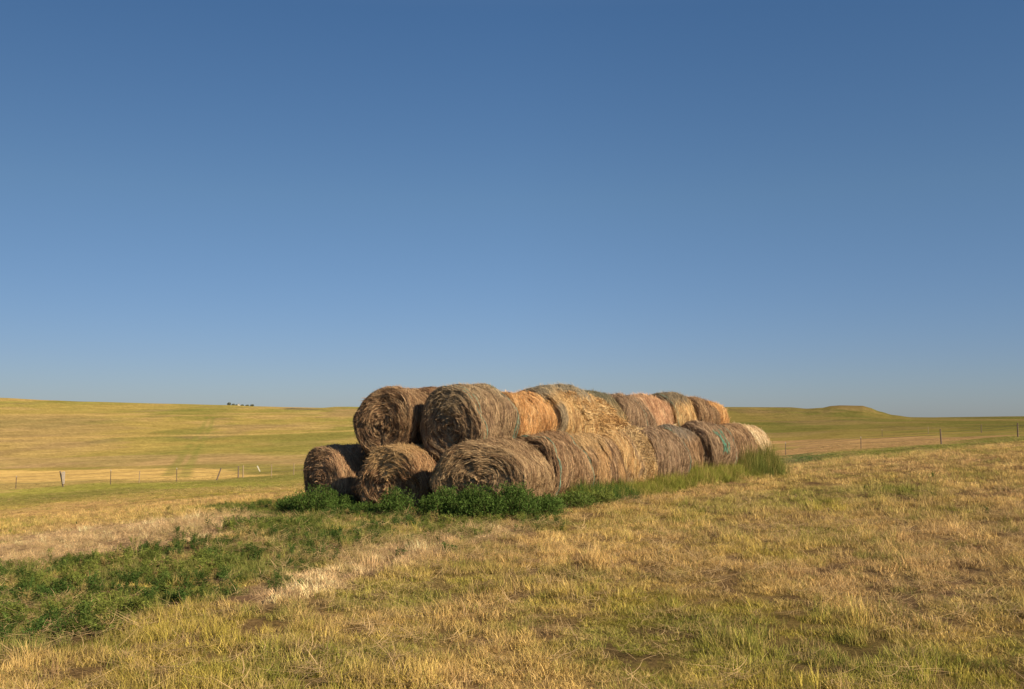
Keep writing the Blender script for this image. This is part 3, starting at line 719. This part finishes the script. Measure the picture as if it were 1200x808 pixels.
# footprint of the stack, where nothing grows
FOOT = [tuple(C0 + U * s + NV * n) for s, n in ((-1.3, .55), (12.2, .6), (12.2, -4.3), (-.2, -4.0), (-1.4, -1.6))]
rs = np.random.default_rng(99)
def grass_layer():
    PX_, PY_, SC = [], [], []
    for r0, r1, dens, s in ((3.5, 10, 190, 1.0), (10, 16, 130, 1.1), (16, 26, 70, 1.25), (26, 42, 30, 1.5), (42, 70, 9, 1.8), (70, 120, 2.2, 2.0)):
        x, y = wedge(r0, r1, dens, rs, radians(52 if r1 < 30 else 42)); PX_.append(x); PY_.append(y); SC.append(np.full(len(x), s))
    X = np.concatenate(PX_); Y = np.concatenate(PY_); S = np.concatenate(SC)
    r = np.hypot(X, Y)
    gap = fbm(X / .30, Y / .30, 3, 55); bare = fbm(X / .28, Y / .5, 4, 77)
    w = weed_amount(X, Y)
    keep = (poly_sd(X, Y, FOOT) < 0) & (gap > .36) & (rs.uniform(0, 1, len(X)) > sstep(.60, .67, bare) * .93) & (rs.uniform(0, 1, len(X)) > .15 * w)
    for k in ('straw', 'dirt', 'dirt2'):
        keep &= ~((poly_sd(X, Y, POLY[k]) > .1) & (rs.uniform(0, 1, len(X)) < .6))
    X, Y, S, gap, w = X[keep], Y[keep], S[keep], gap[keep], w[keep]
    C = ground_col(X, Y) * rs.uniform(.6, 1.5, len(X))[:, None] * 1.25
    g = rs.uniform(0, 1, len(X)); gm = fbm(X / .9, Y / .9, 3, 88)
    C = mix(C, (.17, .20, .045), .6 * (g < .12 + .45 * sstep(.54, .70, gm)).astype(float) * (S < 2.5))
    C = mix(C, (.50, .36, .17), .5 * (g > .70).astype(float)); C = mix(C, (.22, .14, .08), .6 * ((g > .58) & (g < .66)).astype(float))
    C = mix(C, (.12, .16, .035), .65 * w)
    hh = (.16 + .66 * fbm(X / 1.1, Y / 1.1, 3, 66)) * rs.uniform(.65, 1.3, len(X))
    clump = sstep(.60, .72, fbm(X / .38, Y / .38, 3, 67)) * (S < 1.6); hh = hh * (1 + .5 * clump); S = S * (1 + .25 * clump)
    hh *= np.where(S > 1.7, .55, 1.)
    scl = np.stack([S, S, hh * np.minimum(S, 1.35)], -1)
    Z = ground_z(X, Y)
    scatter('grass', np.stack([X, Y, Z], -1), None, np.clip(C, .01, .75), scl, .12, PC_GRASS, 'short dry yellow and green grass covering the whole foreground field', 'grass')
    # fallen straw
    x1, y1 = wedge(3.5, 24, 22, rs, radians(52)); m = fbm(x1 / 1.4, y1 / 1.4, 4, 144) ; k = (rs.uniform(0, 1, len(x1)) < .28 + 1.2 * sstep(.52, .66, m))
    x2, y2 = wedge(14, 34, 14, rs)
    k2 = (poly_sd(x2, y2, POLY['straw']) > -.2) | (poly_sd(x2, y2, POLY['straw2']) > -.2)
    X = np.r_[x1[k], x2[k2]]; Y = np.r_[y1[k], y2[k2]]
    kk = poly_sd(X, Y, FOOT) < 0; X, Y = X[kk], Y[kk]
    C = np.array([.50, .36, .18])[None] * rs.uniform(.65, 1.25, len(X))[:, None]
    s = rs.uniform(.8, 1.4, len(X)); 
    scatter('straw_litter', np.stack([X, Y, ground_z(X, Y) + .03], -1), None, C, np.stack([s, s, s], -1), .1, PC_STRAW, 'pale cut straw lying loose in the stubble', 'straw')
grass_layer()
def weeds_layer():
    x, y = wedge(10, 34, 42, rs, radians(36)); w = weed_amount(x, y)
    r = np.hypot(x, y)
    keep = (rs.uniform(0, 1, len(x)) < w * .80) & (poly_sd(x, y, FOOT) < 0)
    # scattered outliers
    out = (rs.uniform(0, 1, len(x)) < .0012 * (fbm(x / 3, y / 3, 3, 301) > .5)); keep |= out & (poly_sd(x, y, FOOT) < 0)
    X, Y = x[keep], y[keep]
    n = fbm(X / 1.2, Y / 1.2, 3, 202)
    C = mix(np.broadcast_to(np.array([.060, .105, .025]), (len(X), 3)), (.17, .20, .045), sstep(.45, .7, n)) * rs.uniform(.7, 1.4, len(X))[:, None]
    C = np.where((rs.uniform(0, 1, len(X)) < .09)[:, None], np.array([[.30, .24, .09]]), C)
    s = (.15 + .80 * fbm(X / 1.5, Y / 1.5, 3, 203)) * rs.uniform(.6, 1.3, len(X)) * .85
    scatter('weeds', np.stack([X, Y, ground_z(X, Y)], -1), None, C, np.stack([s * 1.1, s * 1.1, s], -1), .15, PC_WEED, 'dark green leafy weeds spreading over the ground in front of and left of the stack', 'weeds')
    # tall grass along the foot of the near bottom row
    n = 3400; s_ = rs.uniform(.4, 10.75, n); o_ = .72 + np.abs(rs.normal(0, .30, n))
    P = C0[None] + U[None] * s_[:, None] + NV[None] * o_[:, None]
    big = (s_ > 8.9 + rs.normal(0, .15, n))
    hh = np.where(big, 1.15, .62) * rs.uniform(.6, 1.25, n) * np.clip(1.35 - (o_ - .72) * .8, .3, 1.3) * (.7 + .6 * fbm(s_ * 1.3, s_ * 0, 3, 5))
    C = np.where(big[:, None], np.array([[.135, .155, .04]]), np.array([[.20, .215, .045]])) * rs.uniform(.65, 1.4, n)[:, None]
    C = np.where((rs.uniform(0, 1, n) < .2)[:, None], np.array([[.36, .29, .10]]), C)
    C = np.where(((s_ < 2.4) & (rs.uniform(0, 1, n) < .6))[:, None], np.array([[.055, .115, .028]]), C)
    scatter('tall_grass', np.stack([P[:, 0], P[:, 1], ground_z(P[:, 0], P[:, 1])], -1), None, C, np.stack([np.ones(n), np.ones(n), hh * 1.0], -1), .08, PC_TALL, 'taller yellow-green grass along the foot of the near bottom row of bales', 'tall grass')
weeds_layer()

# ------------------------------------------------------------------ weed bushes against the front bales
def bush(x, y, wx, wy, h, label, seed, nleaf=5200, colr=(.062, .105, .024), ll=.055, name='weed_bush', cat='weed', grassy=False):
    rs = np.random.default_rng(seed); z0 = gz(x, y)
    e = empty(name, (x, y, z0), rs.uniform(-.15, .15)); tag(e, label, cat)
    nst = 46 if not grassy else 10
    a = rs.uniform(0, 2 * pi, nst); q = np.sqrt(rs.uniform(0, 1, nst)); bx = q * np.cos(a) * wx; by = q * np.sin(a) * wy
    H = h * rs.uniform(.72, 1.08, nst) * (1 - .45 * q ** 2.5); ox = bx * .35 + rs.normal(0, .06, nst); oy = by * .35 + rs.normal(0, .06, nst)
    t = np.linspace(0, 1, 5)[None]
    P = np.stack([bx[:, None] * .8 + ox[:, None] * t, by[:, None] * .8 + oy[:, None] * t, H[:, None] * t - .02], -1)
    V1, Q1 = ribbons(P, np.broadcast_to(np.array([.005, 0, 0]), P.shape)); V2, Q2 = ribbons(P, np.broadcast_to(np.array([0, .005, 0]), P.shape), len(V1))
    link('stem', np_mesh('stem', np.vstack([V1, V2]), np.vstack([Q1, Q2]), mat=M_STEM), e)
    k = rs.integers(0, nst, nleaf); tt = rs.uniform(.10, 1.02, nleaf) ** .75
    c = np.stack([bx[k] * .8 + ox[k] * tt, by[k] * .8 + oy[k] * tt, H[k] * tt], -1)
    sp = (.13 * (1.1 - tt * .75))[:, None]
    c = c + rs.normal(0, 1, (nleaf, 3)) * sp * np.array([1, 1, .5]); c[:, 2] = np.maximum(c[:, 2], .01)
    an = rs.uniform(0, 2 * pi, nleaf); el = rs.uniform(.1, 1.35, nleaf); L = ll * rs.uniform(.5, 1.4, nleaf)
    dr = np.stack([np.cos(an) * np.cos(el), np.sin(an) * np.cos(el), np.sin(el)], -1)
    P = c[:, None] + dr[:, None] * L[:, None, None] * np.array([0, .5, 1.])[None, :, None]
    W = np.cross(dr, rs.normal(0, 1, (nleaf, 3))); W /= np.linalg.norm(W, axis=-1, keepdims=True); W = W[:, None] * (ll * .14) * np.array([.4, 1., .1])[None, :, None]
    V, Q = ribbons(P, W)
    C = np.array(colr)[None] * rs.uniform(.55, 1.6, nleaf)[:, None] * (1 + .5 * (vnoise(c[:, 0] * 5 + 3, c[:, 2] * 6 + c[:, 1] * 4, seed))[:, None])
    link('foliage', np_mesh('foliage', V, Q, None, np.repeat(C, 6, 0), M_BUSH), e)
    return e
def at_depth(px, d): return ((px - 600) / F * d, d)
bx = at_depth(377, 22.9); bush(bx[0], bx[1], .62, .42, .62, 'dark green weed bush at the foot of the leftmost bale', 601, 7000)
bx = at_depth(350, 23.6); bush(bx[0], bx[1], .35, .35, .42, 'small green weed at the outer left corner of the stack', 602, 2500)
bx = at_depth(466, 21.4); bush(bx[0], bx[1], .30, .30, .56, 'single upright green weed in front of the middle bottom bale', 603, 3200)
bx = at_depth(428, 22.3); bush(bx[0], bx[1], .42, .30, .22, 'low weed between the two left bottom bales', 604, 1800)
bx = at_depth(524, 20.1); bush(bx[0], bx[1], .42, .36, .60, 'left end of the thick weeds before the slumped front bale, beside the dark gap', 605, 5500)
bx = at_depth(564, 19.8); bush(bx[0], bx[1], .48, .38, .66, 'middle of the thick weeds before the slumped front bale', 606, 6500)
bx = at_depth(602, 19.9); bush(bx[0], bx[1], .42, .36, .68, 'tallest right part of the thick weeds before the slumped front bale', 607, 6000)
bx = at_depth(637, 20.6); bush(bx[0], bx[1], .36, .34, .40, 'lower weed by the golden side of the slumped front bale', 608, 3200)
bx = at_depth(672, 21.9); bush(bx[0], bx[1], .42, .26, .36, 'green weed at the foot of the bale with twine at both edges', 609, 2000, (.09, .13, .03))
bx = at_depth(702, 22.6); bush(bx[0], bx[1], .24, .22, .34, 'last small yellowish green weed on the right, before the grey bale', 610, 1500, (.12, .15, .035))

# ------------------------------------------------------------------ fences
def tube_mesh(name, pts, rad, mat, n=6):
    V, Q = [], []; P = [Vector(p) for p in pts]
    for i, p in enumerate(P):
        d = (P[min(i + 1, len(P) - 1)] - P[max(i - 1, 0)]).normalized(); u = d.orthogonal().normalized(); v = d.cross(u)
        r = rad[i] if isinstance(rad, (list, tuple)) else rad
        for k in range(n):
            a = 2 * pi * k / n; V.append(p + (u * cos(a) + v * sin(a)) * r)
    Q = grid_quads(len(P), n, True); b = len(V); V += [P[0], P[-1]]
    T = [(b, (k + 1) % n, k) for k in range(n)] + [(b + 1, (len(P) - 1) * n + k, (len(P) - 1) * n + (k + 1) % n) for k in range(n)]
    return np_mesh(name, [tuple(v) for v in V], Q, T, mat=mat, smooth=False)
def fence(label, depth, posts, wires=(.45, .8, 1.1), wr=.008):
    """posts: (px, height, lean in x, kind, depth offset)"""
    x0 = (posts[0][0] - 600) / F * depth; e = empty('wire_fence', (x0, depth, gz(x0, depth)), 0)
    tag(e, label, 'fence')
    o0 = Vector(e.location); tops = []
    for px, h, lean, kind, dd in posts:
        d = depth + dd; x = (px - 600) / F * d; z = gz(x, d) ; b = Vector((x, d, z)) - o0
        rad = {'steel': .036, 'wood': .065, 'thick': .14, 'pale': .045}[kind]
        mat = {'steel': M_STEEL, 'wood': M_DARKWOOD, 'thick': M_WOOD, 'pale': M_TANWOOD}[kind]
        pts = [b + Vector((lean * t * h, 0, h * t - .3 * (1 - t))) for t in (0, .5, 1.)]
        p = link('fence_post', tube_mesh('fence_post', pts, [rad, rad * (.95), rad * .85], mat, 7 if kind != 'steel' else 4), e)
        if kind == 'steel':
            cap = link('post_tip', tube_mesh('post_tip', [pts[2] - Vector((0, 0, .12)), pts[2] + Vector((0, 0, .01))], rad * 1.1, M_WOOD, 4), p)
        tops.append((b, lean, h))
    for wz in wires:
        pts = []
        for (a, la, ha), (c, lc, hc) in zip(tops[:-1], tops[1:]):
            for t in (0, .25, .5, .75):
                q = a.lerp(c, t); z = wz - .05 * sin(pi * t); pts.append(q + Vector((la * wz * (1 - t) + lc * wz * t, 0, z)))
        pts.append(tops[-1][0] + Vector((0, 0, wz)))
        link('wire', tube_mesh('wire', pts, wr, M_WIRE, 3), e)
    return e
DL = 92
fl = fence('left wire fence at the foot of the slope, with one twisted wooden post', DL,
      [(-120, 1.15, 0, 'steel', 0), (-30, 1.15, 0, 'steel', 0), (23, 1.15, .02, 'steel', 0), (79, 1.45, -.28, 'wood', 0), (133, 1.35, 0, 'steel', 0), (166, 1.15, .06, 'pale', 2), (210, 1.25, -.02, 'steel', 0), (255, 1.1, .45, 'wood', -1), (281.5, 1.15, 0, 'wood', 6), (320, 1.2, 0, 'pale', 8), (346, 1.2, 0, 'pale', 10), (385, 1.2, 0, 'steel', 14)])
# the bleached broken slab of the twisted post
x = (78.5 - 600) / F * DL
o0 = Vector(fl.location); b = Vector((x, DL - .2, gz(x, DL))) - o0
def slab(name, prof, th, mat, parent, loc=(0, 0, 0)):
    V = [(p[0], -th / 2, p[1]) for p in prof] + [(p[0], th / 2, p[1]) for p in prof]; n = len(prof)
    me = bpy.data.meshes.new(name); fs = [tuple(range(n)), tuple(range(2 * n - 1, n - 1, -1))] + [(i, i + n, (i + 1) % n + n, (i + 1) % n) for i in range(n)]
    me.from_pydata(V, [], fs); me.materials.append(mat); me.update(); o = link(name, me, parent); o.location = loc; return o
slab('broken_board', [(.02, .25), (.16, .3), (.19, 1.35), (.12, 1.42), (-.12, 1.38), (-.10, .95)], .07, M_WOOD, fl, b)
x = (281.5 + 5.5 - 600) / F * 98; b2 = Vector((x, 98, gz(x, 98))) - o0
link('brace_post', tube_mesh('brace_post', [b2 - Vector((0, 0, .3)), b2 + Vector((0, 0, 1.2))], .06, M_TANWOOD, 7), fl)
x = (307 - 600) / F * 98; b3 = Vector((x, 97.5, gz(x, 97.5))) - o0
slab('white_board', [(.05, .60), (.13, .58), (-.14, 1.15), (-.22, 1.13)], .05, M_PALEBOARD, fl, b3)
fence('wire fence with thin dark posts running up the rise on the right', 88, [(919, 1.15, 0, 'steel', 2), (1007, 1.05, 0, 'steel', 1), (1101, 1.35, -.05, 'wood', 0), (1190.5, 1.25, 0, 'wood', 0), (1290, 1.2, 0, 'steel', 0), (1390, 1.2, 0, 'steel', 0)], (.5, .85, 1.05), .008)
fence('faint farther fence behind the one on the right, of short grey posts', 150, [(1032, 1.1, 0, 'steel', 0), (1086, 1.1, 0, 'pale', 0), (1148, 1.2, 0, 'wood', 0), (1215, 1.1, 0, 'steel', 0), (1290, 1.1, 0, 'steel', 0)], (.9,), .011)

# ------------------------------------------------------------------ farmstead on the skyline
def far_tree(px, d, w, h, label, seed):
    rs = np.random.default_rng(seed); x = (px - 600) / F * d; z = gz(x, d)
    e = empty('tree', (x, d, z)); tag(e, label, 'tree', 'trees of the farm on the skyline')
    link('trunk', tube_mesh('trunk', [(0, 0, -.5), (0, 0, h * .5)], [.25, .15], M_DARKWOOD, 6), e)
    n = 700; dirs = rs.normal(0, 1, (n, 3)); dirs /= np.linalg.norm(dirs, axis=1, keepdims=True); r = rs.uniform(.4, 1, n) ** .5
    c = dirs * r[:, None] * np.array([w / 2, w / 2, h * .45]) * .9 + np.array([0, 0, h * .55])
    c[:, 2] += (vnoise(c[:, 0] * .8 + 4, c[:, 1] * .8, seed) - .5) * h * .25
    a = rs.normal(0, 1, (n, 3)); a /= np.linalg.norm(a, axis=1, keepdims=True); b = np.cross(a, rs.normal(0, 1, (n, 3))); b /= np.linalg.norm(b, axis=1, keepdims=True)
    P = c[:, None] + a[:, None] * np.array([-.25, .25])[None, :, None] ; V, Q = ribbons(P, np.repeat(b[:, None] * .22, 2, 1))
    link('crown', np_mesh('crown', V, Q, mat=M_TREE), e)
DT = 815
for i, (px, w, h, lab) in enumerate([(269, 3.4, 2.6, 'leftmost and tallest dark tree of the farm on the skyline'), (274, 2.8, 1.6, 'dark tree just right of the tallest one on the skyline'), (278, 2.2, 1.3, 'low tree close left of the white farm shed'),
                                (284.5, 2.6, 1.2, 'low tree close right of the white farm shed'), (290.5, 3.2, 1.3, 'broad low tree between the shed and the last skyline tree'), (296, 3.2, 1.9, 'rightmost dark tree of the farm on the skyline')]):
    far_tree(px, DT, w, h, lab, 700 + i)
def shed(px, d):
    x = (px - 600) / F * d; z = gz(x, d); e = empty('farm_shed', (x, d, z)); tag(e, 'tiny white farm shed among dark trees on the skyline', 'shed')
    me = bpy.data.meshes.new('wall'); w, l, h = .7, 1.2, 1.1
    me.from_pydata([(-w, -l, -1), (w, -l, -1), (w, l, -1), (-w, l, -1), (-w, -l, h), (w, -l, h), (w, l, h), (-w, l, h), (0, -l, h + .8), (0, l, h + .8)], [], [(0, 1, 5, 8, 4), (1, 2, 6, 5), (2, 3, 7, 9, 6), (3, 0, 4, 7), (0, 3, 2, 1)]); me.materials.append(M_PALEBOARD); link('wall', me, e)
    me = bpy.data.meshes.new('roof'); o = .15; t = .1
    me.from_pydata([(-w - o, -l - o, h - .05), (0, -l - o, h + .85), (w + o, -l - o, h - .05), (-w - o, l + o, h - .05), (0, l + o, h + .85), (w + o, l + o, h - .05),
                    (-w - o, -l - o, h + .05), (0, -l - o, h + .95), (w + o, -l - o, h + .05), (-w - o, l + o, h + .05), (0, l + o, h + .95), (w + o, l + o, h + .05)], [],
                   [(6, 7, 10, 9), (7, 8, 11, 10), (0, 3, 4, 1), (1, 4, 5, 2), (0, 1, 7, 6), (1, 2, 8, 7), (3, 9, 10, 4), (4, 10, 11, 5), (0, 6, 9, 3), (2, 5, 11, 8)]); me.materials.append(M_ROOF); link('roof', me, e)
shed(280.5, DT)
